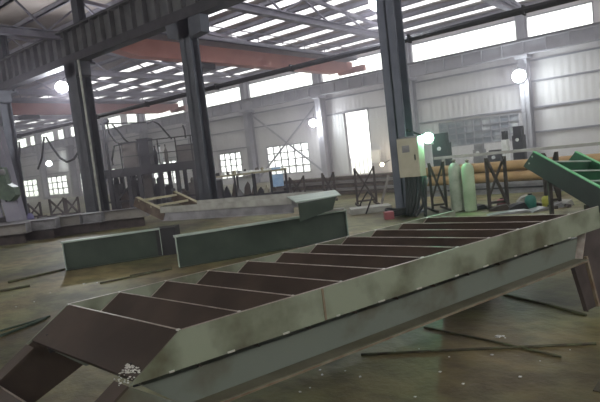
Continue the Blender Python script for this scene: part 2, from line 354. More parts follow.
P = ay(428, 138, 11.15); lamp(P, .13, 'small green-white lamp glaring beside the beige box', 'bulbg', (.35, 1, .6), 95, P+V((-.47, -.1, .25)), toC(P), True)
P = ay(49, 163.5, 26.9); lamp(P, .30, 'small white lamp low on the far wall at left', 'bulb', (.9, .93, 1), 50, P+V((.1, .8, .3)), toC(P))
P = ay(382, 164.5, 26.9); lamp(P, .12, 'small warm lamp on the wall right of the tall doorway', 'spark', (1, .8, .6), 60, P+V((.1, .8, .2)), toC(P))

# ================================================================== THE LYING STAIR
def make_stair(O, s, t, W, L, pitch_, n, label, hs=.185, hc=.225, mats=('zinc', 'blue', 'brown', 'brown'), land=1, landlen=None, leg=True, name='steel_stair', depth=.32, slope=math.radians(34.2), cut_right=True):
    s = s.normalized(); v = (Z_ - s*s.z).normalized()
    def P(a, b, c): return O + s*a + v*b + t*c       # along, up, across
    T = thing(name, V((O.x, O.y, 0)) + s*L/2 + t*W/2, label, 'stair')
    l = (-math.cos(slope), -math.sin(slope)); dn = (math.sin(slope)*-1*-1*0+ -l[1]*-1*-1, 0)
    dn = (-l[1]*-1, 0)
    nd = (math.sin(slope), -math.cos(slope))         # perpendicular to landing, pointing down
    for side in (0, 1):
        def c(x): return x if side == 0 else W-x
        def pl(pts, c0, c1, nm, m):
            bm = NB(); prism(bm, [P(a, b, c(c0)) for a, b in pts], t*(c(c1)-c(c0))); return obj(nm, bm, m, T)
        zt = P(0, 0, c(0)).z
        sp_ = pl([(0, 0), (L, 0), (L, -hs), (-hs/math.tan(slope)+.004, -hs)], -.012, 0, 'side_plate', mats[0])
        ht = hs+hc
        # flight channel
        j = lambda d: (l[0]*0+nd[0]*d)              # mitre helper
        xr = L-.19 if leg else L-.08
        xl = (hs+hc)/math.tan(slope)
        ml = -hs/math.tan(slope)+.02
        bm = NB(); prism(bm, [P(a, b, c(.055)) for a, b in ((ml+.07, -hs-.042), (xr+.0, -hs-.042), (xr-.085, -ht), (.02, -ht))], t*(c(.067)-c(.055)))
        prism(bm, [P(a, b, c(-.05)) for a, b in ((.03, -ht+.014), (xr-.09, -ht+.014), (xr-.09, -ht), (.02, -ht))], t*(c(.067)-c(-.05)))
        prism(bm, [P(a, b, c(.055)) for a, b in ((ml+.08, -hs-.042), (xr, -hs-.042), (xr, -hs-.05), (ml+.08, -hs-.05))], t*(c(.12)-c(.055)))
        ch = obj('flight_channel', bm, mats[1], T)
        bm = NB(); prism(bm, [P(a, b, c(-.05)) for a, b in ((.03, -ht+.021), (xr-.09, -ht+.021), (xr-.09, -ht+.0145), (.03, -ht+.0145))], t*(c(.054)-c(-.05))); obj('bottom_flange', bm, 'lip', T)
        bm = NB(); prism(bm, [P(a, b, c(.12)) for a, b in ((ml+.06, -hs+.06), (xr, -hs+.06), (xr, -hs-.06), (ml+.06, -hs-.06))], t*(c(.13)-c(.12))); obj('gap_shade_strip', bm, 'black', T)  # black strip added to paint the shadow line under the side plate
        bm = NB(); prism(bm, [P(a, b, c(-.053)) for a, b in ((.03, -ht+.0125), (xr-.09, -ht+.0125), (xr-.09, -ht+.002), (.03, -ht+.002))], t*(c(-.05)-c(-.053))); obj('flange_edge', bm, 'stain', ch)
        # landing channel following the tread slope down to the floor
        if land:
            A0 = (-hs/math.tan(slope), -hs); LL = landlen if landlen else (zt-.005-hs-math.cos(slope)*.2)/math.sin(slope)
            e = (A0[0]+l[0]*LL, A0[1]+l[1]*LL)
            bm = NB()
            prism(bm, [P(a, b, c(0)) for a, b in (A0, e, (e[0]+nd[0]*.012, e[1]+nd[1]*.012), (A0[0]+nd[0]*.012, A0[1]+nd[1]*.012))], t*(c(.13)-c(0)))
            obj('landing_flange', bm, mats[3], T)
            bm = NB(); q = .2; A1 = (l[0]*.22+nd[0]*.01, l[1]*.22+nd[1]*.01) if side else A0
            prism(bm, [P(a, b, c(.004)) for a, b in (A1, (A0[0]+nd[0]*.01, A0[1]+nd[1]*.01), (e[0]+nd[0]*.01, e[1]+nd[1]*.01), (e[0]+nd[0]*q, e[1]+nd[1]*q), (.03, -ht))], t*(c(.014)-c(.004)))
            obj('landing_web', bm, mats[1] if side == 0 else mats[2], T)
        if leg:
            bm = NB(); b_ = -(zt-.002)/v.z
            k = .345; B_ = L-3.65
            poly = [(B_+3.235, -ht-.004), (B_+3.375, -ht-.004), (B_+3.46, -hs-.004), (B_+3.74, -hs-.004), (B_+3.74+k*(-b_-hs), b_), (B_+3.235+k*(-b_-ht), b_)]
            prism(bm, [P(x_, y_, c(.010)) for x_, y_ in poly], t*(c(.022)-c(.010)))
            prism(bm, [P(*poly[0], c(-.01)), P(poly[0][0]+.012, poly[0][1], c(-.01)), P(poly[5][0]+.012, poly[5][1], c(-.01)), P(*poly[5], c(-.01))], t*(c(.022)-c(-.01)))
            prism(bm, [P(*poly[3], c(-.03)), P(poly[3][0]+.012, poly[3][1], c(-.03)), P(poly[4][0]+.012, poly[4][1], c(-.03)), P(*poly[4], c(-.03))], t*(c(.12)-c(-.03)))
            lg = obj('support_leg', bm, 'rackb', T)
            bm = NB(); e0 = (B_+3.415, -ht+.03); e1 = (e0[0]+.30*(-b_-ht), b_)
            prism(bm, [P(*e0, c(-.012)), P(e0[0]+.022, e0[1], c(-.012)), P(e1[0]+.022, e1[1], c(-.012)), P(*e1, c(-.012))], t*(c(.010)-c(-.012))); obj('leg_stiffener', bm, 'stain', lg)
        # weld beads
        i = 0; ou = t*(1 if side == 0 else -1)
        while .12+i*pitch_ < L:
            p = P(i*pitch_-.06+random.uniform(-.03, .03), -hs+.005, c(-.014)); w = random.uniform(.010, .028)
            bm = NB(); frame_box(bm, p, s, v, ou, ((-w, w), (-.006, .004), (-.003, .003))); obj('weld_bead', bm, 'weld', sp_, bev=.001)
            p = P(i*pitch_, .003, c(.0)); w = random.uniform(.004, .010)
            bm = NB(); frame_box(bm, p, s, v, ou, ((-w, w), (-.006, .002), (-.002, .014))); obj('weld_bead', bm, 'weld', sp_, bev=.001)
            i += 1
        bm = NB(); frame_box(bm, O+t*c(-.006), s, v, t, ((.01, L), (0, .0025), (-.0065, .0065))); obj('plate_edge', bm, 'edge', sp_)
    for i in range(n):
        a = i*pitch_; d = depth-(.03 if i == 0 else 0)
        bm = NB(); p0 = (a, -.002); p1 = (a+l[0]*d, -.002+l[1]*d)
        prism(bm, [P(*p0, .002), P(*p1, .002), P(p1[0]+nd[0]*.008, p1[1]+nd[1]*.008, .002), P(p0[0]+nd[0]*.008, p0[1]+nd[1]*.008, .002)], t*(W-.004))
        tr = obj('tread', bm, mats[2], T)
        bm = NB(); prism(bm, [P(p0[0]+.000, .002, .004), P(p0[0]+.007, .002, .004), P(p0[0]+.007, -.008, .004), P(p0[0], -.008, .004)], t*(W-.008)); prism(bm, [P(p0[0], p0[1]+.003, W-.014), P(p1[0], p1[1]+.003, W-.014), P(p1[0]+nd[0]*.002, p1[1]+nd[1]*.002, W-.014), P(p0[0]+nd[0]*.002, p0[1]+nd[1]*.002, W-.014)], t*.009) if i else None; obj('tread_edge', bm, 'edge', tr)
        bm = NB(); q1 = (p1[0]+nd[0]*.035, p1[1]+nd[1]*.035)
        prism(bm, [P(*p1, .002), P(p1[0]+.008, p1[1], .002), P(q1[0]+.008, q1[1], .002), P(*q1, .002)], t*(W-.004)); obj('tread_lip', bm, mats[2], tr)
    return T, P
S1 = V((.333, .943, .016)).normalized(); T1 = V((-.996, .092, -.020))
O1 = V((-2.058, 1.521, .839))
st1, P1 = make_stair(O1, S1, T1, 1.29, 3.65, .325, 11, 'large unfinished steel stair with brown treads lying on its side plates in the foreground')
# first landing plate beyond the opening, and chalky spatter at the near corner
sl = math.radians(34.2); l_ = (-math.cos(sl), -math.sin(sl)); n_ = (math.sin(sl), -math.cos(sl))
bm = NB(); a0 = (-.475, -.365); a1 = (a0[0]+l_[0]*.4, a0[1]+l_[1]*.4)
prism(bm, [P1(*a0, .02), P1(*a1, .02), P1(a1[0]+n_[0]*.008, a1[1]+n_[1]*.008, .02), P1(a0[0]+n_[0]*.008, a0[1]+n_[1]*.008, .02)], T1*1.25)
lp_ = obj('landing_plate', bm, 'brown', st1)
bm = NB(); prism(bm, [P1(a0[0]+.004, a0[1]+.003, .02), P1(a0[0]-.004, a0[1]+.003, .02), P1(a0[0]-.004, a0[1]-.006, .02), P1(a0[0]+.004, a0[1]-.006, .02)], T1*1.25); obj('plate_edge', bm, 'edge', lp_)
bm = NB(); prism(bm, [P1(a0[0]+.0, a0[1]-.01, .02), P1(a0[0]+.008, a0[1]-.01, .02), P1(a0[0]+.008, a0[1]-.2, .02), P1(a0[0], a0[1]-.2, .02)], T1*1.25); obj('riser_plate', bm, 'brown', st1)
bm = NB(); rr = random.Random(3)
for i in range(90):
    d = .235+abs(rr.gauss(0, .045)); c_ = rr.uniform(-.0, .14); p = P1(l_[0]*d, l_[1]*d+.0035, c_); w = rr.uniform(.0015, .004)
    frame_box(bm, p, V(S1), T1, Z_, ((-w, w), (-w*1.4, w*1.4), (-.001, .003)))
o = obj('weld_spatter', bm, 'weld', st1); o['kind'] = 'stuff'
# end stiffener visible where the near channel stops
bm = NB(); prism(bm, [P1(3.452, -.187, .0), P1(3.462, -.187, .0), P1(3.380, -.405, .0), P1(3.370, -.405, .0)], T1*.06); obj('end_plate', bm, 'edge', st1)
bm = NB(); prism(bm, [P1(.818, -.003, -.0125), P1(.830, -.003, -.0125), P1(.830, -.183, -.0125), P1(.818, -.183, -.0125)], -T1*.004); obj('weld_seam', bm, 'stain', st1)

# ================================================================== GREEN PLATE GIRDERS
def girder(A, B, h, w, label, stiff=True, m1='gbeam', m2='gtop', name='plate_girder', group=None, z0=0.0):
    A = V((A.x, A.y, z0)); B = V((B.x, B.y, z0)); a = (B-A); L = a.length; a.normalize(); b = Z_.cross(a)
    T = thing(name, (A+B)/2, label, 'steel beam', group)
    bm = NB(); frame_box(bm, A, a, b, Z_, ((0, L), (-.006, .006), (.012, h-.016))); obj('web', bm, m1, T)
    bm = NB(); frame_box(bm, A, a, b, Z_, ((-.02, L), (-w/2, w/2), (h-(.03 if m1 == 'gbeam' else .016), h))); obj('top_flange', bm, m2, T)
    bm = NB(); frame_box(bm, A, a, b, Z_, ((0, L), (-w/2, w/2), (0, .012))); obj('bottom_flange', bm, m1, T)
    for q in ((.0, L-.012) if stiff else ()):
        bm = NB(); frame_box(bm, A, a, b, Z_, ((q, q+.012), (-w/2+.01, w/2-.01), (.012, h-.016))); obj('end_plate', bm, m2, T)
    return T
gA0, gA1 = az(66.6, 270.5), az(150, 257.5)
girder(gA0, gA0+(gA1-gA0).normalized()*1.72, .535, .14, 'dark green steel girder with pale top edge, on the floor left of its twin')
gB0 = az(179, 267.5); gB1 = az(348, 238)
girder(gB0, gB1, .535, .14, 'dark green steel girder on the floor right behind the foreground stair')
# ================================================================== SECOND STAIR RESTING ON THE GIRDERS
z2 = .86
a2 = az(160, 207, z2); b2 = az(291, 197, z2); f2 = az(197, 200.5, z2)
s2 = (b2-a2); L2 = s2.length; s2.normalize(); t2 = (f2-a2); W2 = t2.length; t2.normalize()
T = thing('stair_section', (a2+b2)/2-Z_*.3, 'grey steel stair section lying across the green girders', 'stair')
hs2, hc2 = .13, .17
for c0 in (0, W2):
    bm = NB(); frame_box(bm, a2+t2*c0, s2, t2, Z_, ((0, L2), (-.01, .0), (-hs2, 0))); obj('side_plate', bm, 'pale', T)
    bm = NB(); frame_box(bm, a2+t2*c0, s2, t2, Z_, ((0, L2), (.03, .04), (-hs2-hc2, -hs2))); frame_box(bm, a2+t2*c0, s2, t2, Z_, ((0, L2), (-.02, .04), (-hs2-hc2, -hs2-hc2+.012))); obj('flight_channel', bm, 'lav', T)
    # upturned end rail
    u = (-s2*.84+Z_*.40).normalized(); w = (s2*.43+Z_*.9).normalized()
    bm = NB(); frame_box(bm, a2+t2*c0-Z_*.28, u, t2, w, ((-.02, .80), (0, .02), (0, .2))); frame_box(bm, a2+t2*c0-Z_*.28, u, t2, w, ((-.02, .80), (-.0, .09), (.19, .2))); obj('end_rail', bm, 'rust', T)
    bm = NB(); frame_box(bm, a2+t2*c0-Z_*.28, u, t2, w, ((-.02, .80), (-.0, .09), (.2, .208))); obj('rail_flange', bm, 'yel', T)
for q in (.28, .62):
    bm = NB(); bar(bm, a2-Z_*.1+u*q, a2-Z_*.1+u*q+t2*W2, .05); obj('cross_bar', bm, 'yel', T)
for i in range(7):
    bm = NB(); p = a2+s2*(.2+i*.33); frame_box(bm, p, s2, t2, Z_, ((0, .25), (.0, W2), (-.12, -.112))); obj('tread', bm, 'pale', T)
bm = NB(); e2 = a2+s2*(L2-.02); u = (s2*.93+Z_*.02).normalized()
pts = [az(287, 197.5, z2), az(335, 190.5, z2), az(341, 195.5, z2), az(296, 203, z2)]
prism(bm, pts, Z_*.015); obj('landing_plate', bm, 'gtop', T)
lo = [az(297, 204, z2)-Z_*.02, az(330, 199, z2)-Z_*.02, az(334, 196, z2)-Z_*.02]
bm = NB(); q0, q1 = az(298, 203.5, z2), az(336, 196.5, z2); dq = (q1-q0)
prism(bm, [q0, q1, q1-Z_*.2-dq*.12, q0-Z_*.29], HF*.06); obj('landing_box', bm, 'gbeam', T)
p = az(159, 257, 0); bm = NB(); frame_box(bm, p, HR, HF, Z_, ((-.1, .34), (.1, .5), (0, .52))); tag(obj('shade_block', bm, 'black'), 'black block added as shade in the gap between the two green girders', 'block')  # black block added in place of the second stair's shadow on the girders
# pale strip under it resting on the girder
bm = NB(); box_p = az(338, 210, .57); bar(bm, box_p+V((-.55, -.25, -.0)), box_p+V((.05, .12, 0)), .1, .04)
tag(obj('steel_offcut', bm, 'pale'), 'pale steel offcut lying on the right end of the green girder', 'offcut')
# ================================================================== STACKED BEAMS LEFT
ends = [(31, 239, .02), (60, 234, .02), (84, 230, .02), (105, 227.5, .02), (150, 222, .02)]
dA = (gA1-gA0).normalized(); dB = V((.80, .60, 0))
side_labels = ['leftmost and nearest', 'second from the left', 'middle one', 'fourth from the left', 'rightmost, ending near the tilted stair section']
for i, (x, y, z) in enumerate(ends):
    e = az(x, y+3, 0); e = V((e.x, e.y, 0)); a = dB; L = 3.4; h = .30
    s0 = e-a*L
    girder(s0+a*.1, e-a*.15, .27, .24, 'dark rusty beam on the floor directly under the grey stacked beam, %s of five' % side_labels[i], False, 'rackb', 'rackb', 'steel_beam')
    girder(s0, e, h, .30, 'grey steel beam stacked at left, %s of five' % side_labels[i], True, 'lav' if i % 2 else 'timber', 'lav', 'steel_beam', None, .28)
# ================================================================== GREEN STAIR PIECE RIGHT
zg = 1.05
ga, gb = az(533, 152.5, zg), None
T = thing('green_stair', V((-1.6, 10.0, 0)), 'green stair section propped up at right, black-green side with bright green edge', 'stair')
pa = CAM+ray(533, 152)*9.6; pb = CAM+ray(640, 210)*7.8
pc = CAM+ray(565, 147)*10.2
sg = (pb-pa); Lg = sg.length; sg.normalize(); tg = (pc-pa); tg = (tg-sg*tg.dot(sg)); Wg = tg.length; tg.normalize(); ng = sg.cross(tg).normalized()
if ng.z < 0: ng = -ng
for c0 in (0, Wg):
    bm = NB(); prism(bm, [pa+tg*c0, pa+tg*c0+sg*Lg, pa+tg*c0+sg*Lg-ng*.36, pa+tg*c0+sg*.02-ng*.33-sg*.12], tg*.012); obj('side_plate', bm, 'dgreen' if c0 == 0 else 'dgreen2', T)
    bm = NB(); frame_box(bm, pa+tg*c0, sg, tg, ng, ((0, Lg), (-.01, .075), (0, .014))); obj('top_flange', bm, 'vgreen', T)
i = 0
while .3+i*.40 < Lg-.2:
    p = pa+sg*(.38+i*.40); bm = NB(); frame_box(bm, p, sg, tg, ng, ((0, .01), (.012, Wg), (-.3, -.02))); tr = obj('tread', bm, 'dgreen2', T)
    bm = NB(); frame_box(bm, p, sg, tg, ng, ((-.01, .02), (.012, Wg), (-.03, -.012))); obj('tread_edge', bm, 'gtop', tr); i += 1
for q in (.06, .2):
    bm = NB(); lathe(bm, pa-ng*(q+.02)+sg*(.03-q*.1)-tg*.004, [(.018, 0), (.018, .006)], 10, tg*-1); obj('bolt_hole', bm, 'pale', T)
for q_ in (.55, Lg*.62):
    for c0 in (.03, Wg-.03):
        tp = pa+sg*q_+tg*c0-ng*.36
        if tp.z > .1: bm = NB(); bar(bm, V((tp.x, tp.y, 0)), tp, .06); obj('prop_leg', bm, 'rackb', T)
# trestle carrying it
def trestle(xl, xr, yb, yt, label, m='rackb', cross=True, z0=0.0, th=.055, group='trestle racks standing in the hall', diagonal=1, prong=.0):
    th *= .72
    B0 = az(xl, yb, 0); D = dist(B0); k = D/f_px; w = (xr-xl)*k; h = (yb-yt)*k*1.0
    B1 = B0+HR*w
    T = thing('trestle_rack', (B0+B1)/2, label, 'trestle', group)
    for i, b in enumerate((B0, B1)):
        bm = NB(); bar(bm, b, b+Z_*(h+prong), th); obj('post', bm, m, T)
    if cross:
        bm = NB(); bar(bm, B0+Z_*h*.97-HF*.04, B1+Z_*.06-HF*.04, th*.9); obj('brace', bm, m, T)
        bm = NB(); bar(bm, B1+Z_*h*.97+HF*.04, B0+Z_*h*.2+HF*.04, th*.7); obj('brace', bm, m, T)
    bm = NB(); bar(bm, B0+Z_*h*.12+HF*.0, B1+Z_*h*.12, th*.8); obj('rail', bm, m, T)
    bm = NB(); bar(bm, B0-HF*.4+Z_*th/2, B0+HF*.5+Z_*th/2, th); bar(bm, B1-HF*.4+Z_*th/2, B1+HF*.5+Z_*th/2, th); obj('foot', bm, m, T)
    return T
trestle(490, 508, 209, 158, 'brown X-braced rack post in front of the ochre pipes, left of the green stair', th=.085)
trestle(547, 560, 207, 153, 'brown rack partly hidden behind the propped green stair', th=.08)
trestle(433, 447, 211, 163, 'brown rack just left of the grey gas cylinders', th=.07)
trestle(358, 377, 206, 168, 'brown X-braced rack below the tall bright doorway', th=.08)
trestle(292, 306, 201, 177, 'brown N-shaped rack just right of the workbench', th=.10)
trestle(325, 336, 201, 173, 'brown rack left of the tall bright doorway', th=.10)
trestle(52, 66, 217, 199, 'brown rack behind the stacked beams, left of the thick column', th=.12)
trestle(68, 80, 216, 198, 'brown X-braced rack close to the thick left column', th=.12)
trestle(30, 42, 219, 203, 'brown rack standing right of the green hoist', th=.12)
# loose props
bm = NB(); p = az(418, 203, 0); bar(bm, p, p+HR*.42+Z_*.75, .05); bar(bm, p+HR*.18+Z_*.25, p+HR*.8-Z_*-.0+Z_*.22, .05)
tag(obj('leaning_brace', bm, 'timber'), 'slanted pale brown steel brace leaning between the right column and the cylinders', 'brace')
bm = NB(); p = az(381, 206, 0); bar(bm, p, p+HR*.28+Z_*.8, .06)
tag(obj('leaning_brace', bm, 'timber'), 'slanted brown bar leaning just left of the right column', 'brace')
# ================================================================== PIPES AND BAR STACKS
yP = 14.2; g = 0
rows = [(.43, 3), (.70, 2)]
names_p = ['bottom layer', 'middle layer', 'top layer']
for j, (z, k) in enumerate(rows):
    for i in range(k):
        bm = NB(); yy = yP+(i+j*.5)*.27; lathe(bm, V((-6.9+.2*i, yy, z)), [(.13 if j < 2 else .09, 0), (.13 if j < 2 else .09, 8.5)], 16, X_)
        tag(obj('steel_pipe', bm, 'orange', None, True), 'long ochre pipe in the %s of the pile behind the gas cylinders' % names_p[j], 'pipe', 'ochre pipes, %s' % names_p[j])
bm = NB()
T = thing('pipe_support', V((-2.5, 14.5, 0)), 'low pale blue-grey steel bench carrying the ochre pipes', 'support')
bm = NB(); box(bm, (-6.7, 1.4), (14.05, 15.05), (.24, .30)); obj('top_plate', bm, 'lav', T)
bm = NB(); box(bm, (-6.7, 1.4), (14.1, 14.14), (0, .24)); obj('front_plate', bm, 'lav', T)
bm = NB(); box(bm, (-6.7, 1.4), (14.06, 14.1), (.13, .17)); obj('rail', bm, 'dark', T)
bm = NB(); box(bm, (-6.9, 1.6), (15.2, 15.3), (1.0, 1.08))
for x in (-6.6, -4, -1.5, 1): box(bm, (x-.04, x+.04), (15.2, 15.28), (0, 1.0))
tag(obj('guard_rail', bm, 'pale'), 'pale rail running level above the ochre pipes', 'rail')
for j in range(5):
    z = .06+j*.135; yy = 16.2+.05*random.random()
    T = thing('steel_bar', V((-11, yy, z)), 'dusty brown long flat bar in the stack left of the right column, %s layer' % ['lowest', 'second', 'middle', 'fourth', 'topmost'][j], 'bar')
    bm = NB(); box(bm, (-14.5+.2*j, -7.2-.1*j), (yy-.25, yy+.25), (z-.06, z+.05)); obj('bar_body', bm, 'timber' if j % 2 else 'rust', T)
    bm = NB(); box(bm, (-14.5+.2*j, -7.2-.1*j), (yy-.26, yy-.25), (z+.03, z+.05)); obj('bar_edge', bm, 'lav' if j % 2 else 'rackb', T)
P = az(388, 203, .35); bm = NB(); frame_box(bm, V((P.x, P.y, .0)), HR, HF, Z_, ((-.11, .09), (-.1, .1), (.0, .16))); tag(obj('red_toolbox', bm, 'redp'), 'small red box on the floor left of the right column', 'box')
# ================================================================== GAS CYLINDERS
def cylinder(x, yb, yt, r, label, m):
    B = az(x, yb, 0); k = dist(B)/f_px; h = (yb-yt)*k
    T = thing('gas_cylinder', B, label, 'gas cylinder')
    bm = NB(); lathe(bm, B, [(r*.9, 0), (r, .03), (r, h*.8), (r*.9, h*.86), (r*.6, h*.91), (r*.28, h*.935)], 20); obj('cylinder_body', bm, m, T, True)
    bm = NB(); lathe(bm, B, [(r*.22, h*.935), (r*.22, h*.96), (r*.3, h*.965), (r*.3, h*.985), (r*.12, h)], 10); obj('valve', bm, 'edge', T, True)
cylinder(458, 211, 159, .135, 'stained grey gas cylinder, left one of the pair', 'cyl')
cylinder(471, 211, 159, .13, 'greenish gas cylinder, right one of the pair', 'cyl2')
# ================================================================== COLUMN CABINET AND CABLES
cx, cy = -5.72, 10.5
T = thing('electrical_cabinet', V((cx+.35, cy, 1.05)), 'beige electrical cabinet mounted on the right column', 'cabinet')
pL = ay(400, 177, cy); bm = NB(); zc0 = ay(411, 177, cy).z; zc1 = ay(411, 138, cy).z; x0 = ay(398, 157, cy).x; x1 = ay(419, 157, cy).x
box(bm, (x0, x1), (cy, cy+.28), (zc0, zc1)); obj('cabinet_body', bm, 'beige', T)
bm = NB(); box(bm, (x0+.02, x1-.02), (cy-.015, cy), (zc0+.03, zc1-.03)); d = obj('door', bm, 'beige', T)
bm = NB(); box(bm, (x1-.09, x1-.07), (cy-.04, cy-.015), ((zc0+zc1)/2-.06, (zc0+zc1)/2+.06)); obj('handle', bm, 'dark', d)
bm = NB(); box(bm, (x0+.12, x0+.3), (cy-.018, cy-.015), (zc1-.3, zc1-.15)); obj('gauge_plate', bm, 'lav', d)
bm = NB(); prism(bm, [V((x0, cy+.0, zc1)), V((x1, cy, zc1)), V((x1, cy+.28, zc1+.03)), V((x0, cy+.28, zc1+.03))], Z_*.015); obj('lid', bm, 'lav', T)
T = thing('cable_bundle', V((cx+.2, 10.4, 0)), 'black cables hanging down the foot of the right column', 'cables')
for i in range(7):
    bm = NB(); x = x0+.1+i*.075; tube(bm, [(x, cy+.1, zc0), (x+random.uniform(-.03, .03), cy+.05, zc0*.6), (x+random.uniform(-.05, .05), cy-.02, .25), (x+random.uniform(-.1, .1), cy-.1-.02*i, .03)], .035, 6); obj('cable', bm, 'black', T, True)
bm = NB(); B = az(398, 216, 0)
for i in range(3):
    pts = [B+V((math.cos(a*.4)*(.22+.03*i), math.sin(a*.4)*.2, .05+i*.05+.02*math.sin(a))) for a in range(17)]; tube(bm, pts, .025, 6)
tag(obj('cable_coil', bm, 'black', None, True), 'coil of black cable on the floor at the right column base', 'cable')
bm = NB(); B = az(366, 214, 0); tube(bm, [B, B+V((.1, .2, .4)), B+V((-.2, .5, .5)), B+V((-.5, .6, .2)), B+V((-.6, .7, .03))], .02, 6)
tag(obj('loose_hose', bm, 'black', None, True), 'thin dark hose looping over the floor left of the right column', 'hose')
bm = NB(); B = az(372, 213, 0); frame_box(bm, B, HR, HF, Z_, ((-.5, .5), (0, .5), (0, .14))); tag(obj('pale_plate_stack', bm, 'pale'), 'pale plate lying on the floor behind the end of the green girder', 'plate')
# cable sag over hall at left
for pts, lab in (([(46, 137), (52, 147), (60, 158), (67, 162), (74, 159), (79, 151)], 'thick dark cable sagging from the roof pipe to the thick left column'), ([(44, 137), (43, 148), (42, 158), (38, 169)], 'short dark cable hanging straight down left of the sagging one'), ([(19, 142), (20, 152), (19, 162), (16, 171)], 'dark cable hanging down right of the machine post')):
    bm = NB(); tube(bm, [ay(x, y, YR+3) for x, y in pts], .055, 6); tag(obj('hanging_cable', bm, 'dark', None, True), lab, 'cable')
# ================================================================== LEFT HOIST POST
B = az(19, 238, 0); B.z = 0; kk = dist(B)/f_px
def hp(r, z, f=0): return B+HR*r+Z_*z+HF*f
T = thing('machine_post', B, 'grey upright machine post with cables at the left edge', 'machine post')
lean = -.10
bm = NB()
prism(bm, [hp(-.26, 0), hp(.26, 0), hp(.24+lean*3.6, 3.6), hp(-.22+lean*3.6, 3.6)], HF*.3); obj('mast', bm, 'purlin', T)
bm = NB(); frame_box(bm, B, HR, HF, Z_, ((-.7, .6), (-.25, .6), (0, .12))); obj('base', bm, 'purlin', T)
for i in range(3):
    bm = NB(); tube(bm, [hp(-.25+.18*i+lean*3.5, 3.5, -.05), hp(-.2+.15*i+lean*2.6, 2.6, -.12), hp(-.3+.12*i+lean*1.8, 1.8, -.1), hp(-.15+.1*i, 1.2, -.08)], .03, 6); obj('cable', bm, 'black', T, True)
g0 = B-HF*.4+Z_*.22
def gp(r, z, f=0): return g0+HR*r+Z_*z+HF*f
T = thing('green_hoist', gp(-.2, .95), 'green geared hoist unit hung on the machine post at left', 'hoist')
bm = NB(); prism(bm, [gp(-.25, 1.12), gp(.12, .98), gp(.32, 1.15), gp(.28, 1.4), gp(.0, 1.6), gp(-.2, 1.5)], HF*.35); obj('gearbox', bm, 'hoistg', T)
bm = NB(); prism(bm, [gp(-.12, 1.45), gp(.12, 1.45), gp(.05, 2.05), gp(-.2, 2.05)], HF*.25); obj('bracket', bm, 'hoistg', T)
bm = NB(); lathe(bm, gp(-.1, 1.9, -.05), [(.07, 0), (.09, .03), (.09, .2), (.06, .23)], 14, HR); obj('motor', bm, 'lav', T, True)
bm = NB(); lathe(bm, gp(-.18, 1.75, -.05), [(.07, 0), (.07, .35)], 12, Z_); obj('hook_block', bm, 'dark', T, True)
# low machine left of post
T = thing('press_machine', az(4, 232, 0), 'dark low machine cut by the left picture edge', 'machine')
q = az(4, 232, 0)
bm = NB(); frame_box(bm, q, HR, HF, Z_, ((-.8, .45), (.1, .8), (0, .55))); obj('machine_base', bm, 'dark', T)
for i in range(5):
    bm = NB(); bar(bm, q+HR*(-.7+i*.26)+HF*.3+Z_*.55, q+HR*(-.7+i*.26)+HF*.3+Z_*1.15, .1); obj('column_rod', bm, 'purlin', T)
bm = NB(); frame_box(bm, q, HR, HF, Z_, ((-.85, .5), (.1, .7), (1.1, 1.25))); obj('head_beam', bm, 'dark', T)
bm = NB(); B2 = az(31, 222, 0); lathe(bm, B2, [(.12, 0), (.16, .1), (.14, .3), (.06, .4)], 12); tag(obj('cloth_bundle', bm, 'purple', None, True), 'small purple bundle standing right of the machine post', 'bundle')
# ================================================================== MACHINE PLATFORM MID LEFT
Bq = az(104, 206.5, 0); Dq = 24.0
Bq = CAM+ (ray(104, 206)*Dq); Bq.z = 0
kq = Dq/f_px
def q(x, y, f=0):   # metres right / up from sight position inside the platform's front plane
    d = ray(x, y); n = HF; p = CAM + d*((Bq-CAM).dot(n)/d.dot(n)); return p + HF*f
T = thing('work_platform', V((q(150, 200).x, q(150, 200).y, 0)), 'dark raised steel platform carrying machines behind the left columns', 'platform')
zd = q(150, 168).z
left, right = q(102, 165), q(197, 165)
wq = (right-left).dot(HR); Lq = V((left.x, left.y, 0))
bm = NB(); frame_box(bm, Lq, HR, HF, Z_, ((0, wq), (0, 1.8), (zd-.26, zd+.12))); obj('deck', bm, 'dark', T)
for x in (.25, 1.1, 1.6, 2.55, 3.3, wq-.15):
    for f_ in (.06, 1.7):
        bm = NB(); bar(bm, Lq+HR*x+HF*f_, Lq+HR*x+HF*f_+Z_*(zd-.25), .17); obj('leg', bm, 'dark', T)
bm = NB(); bar(bm, Lq+HF*.06+Z_*.45, Lq+HR*wq+HF*.06+Z_*.35, .08); bar(bm, Lq+HR*.25+HF*.06+Z_*.3, Lq+HR*1.6+HF*.06+Z_*(zd-.2), .07); obj('brace', bm, 'dark', T)
bm = NB(); ph = q(150, 140).z
for x in (.9, 1.7, 2.6, 3.4, 4.1): bar(bm, Lq+HR*x+Z_*zd, Lq+HR*x+Z_*ph, .05)
bar(bm, Lq+HR*.9+Z_*ph, Lq+HR*wq+Z_*ph, .05); bar(bm, Lq+HR*.9+Z_*(zd+(ph-zd)*.5), Lq+HR*wq+Z_*(zd+(ph-zd)*.5), .04); obj('handrail', bm, 'dark', T)
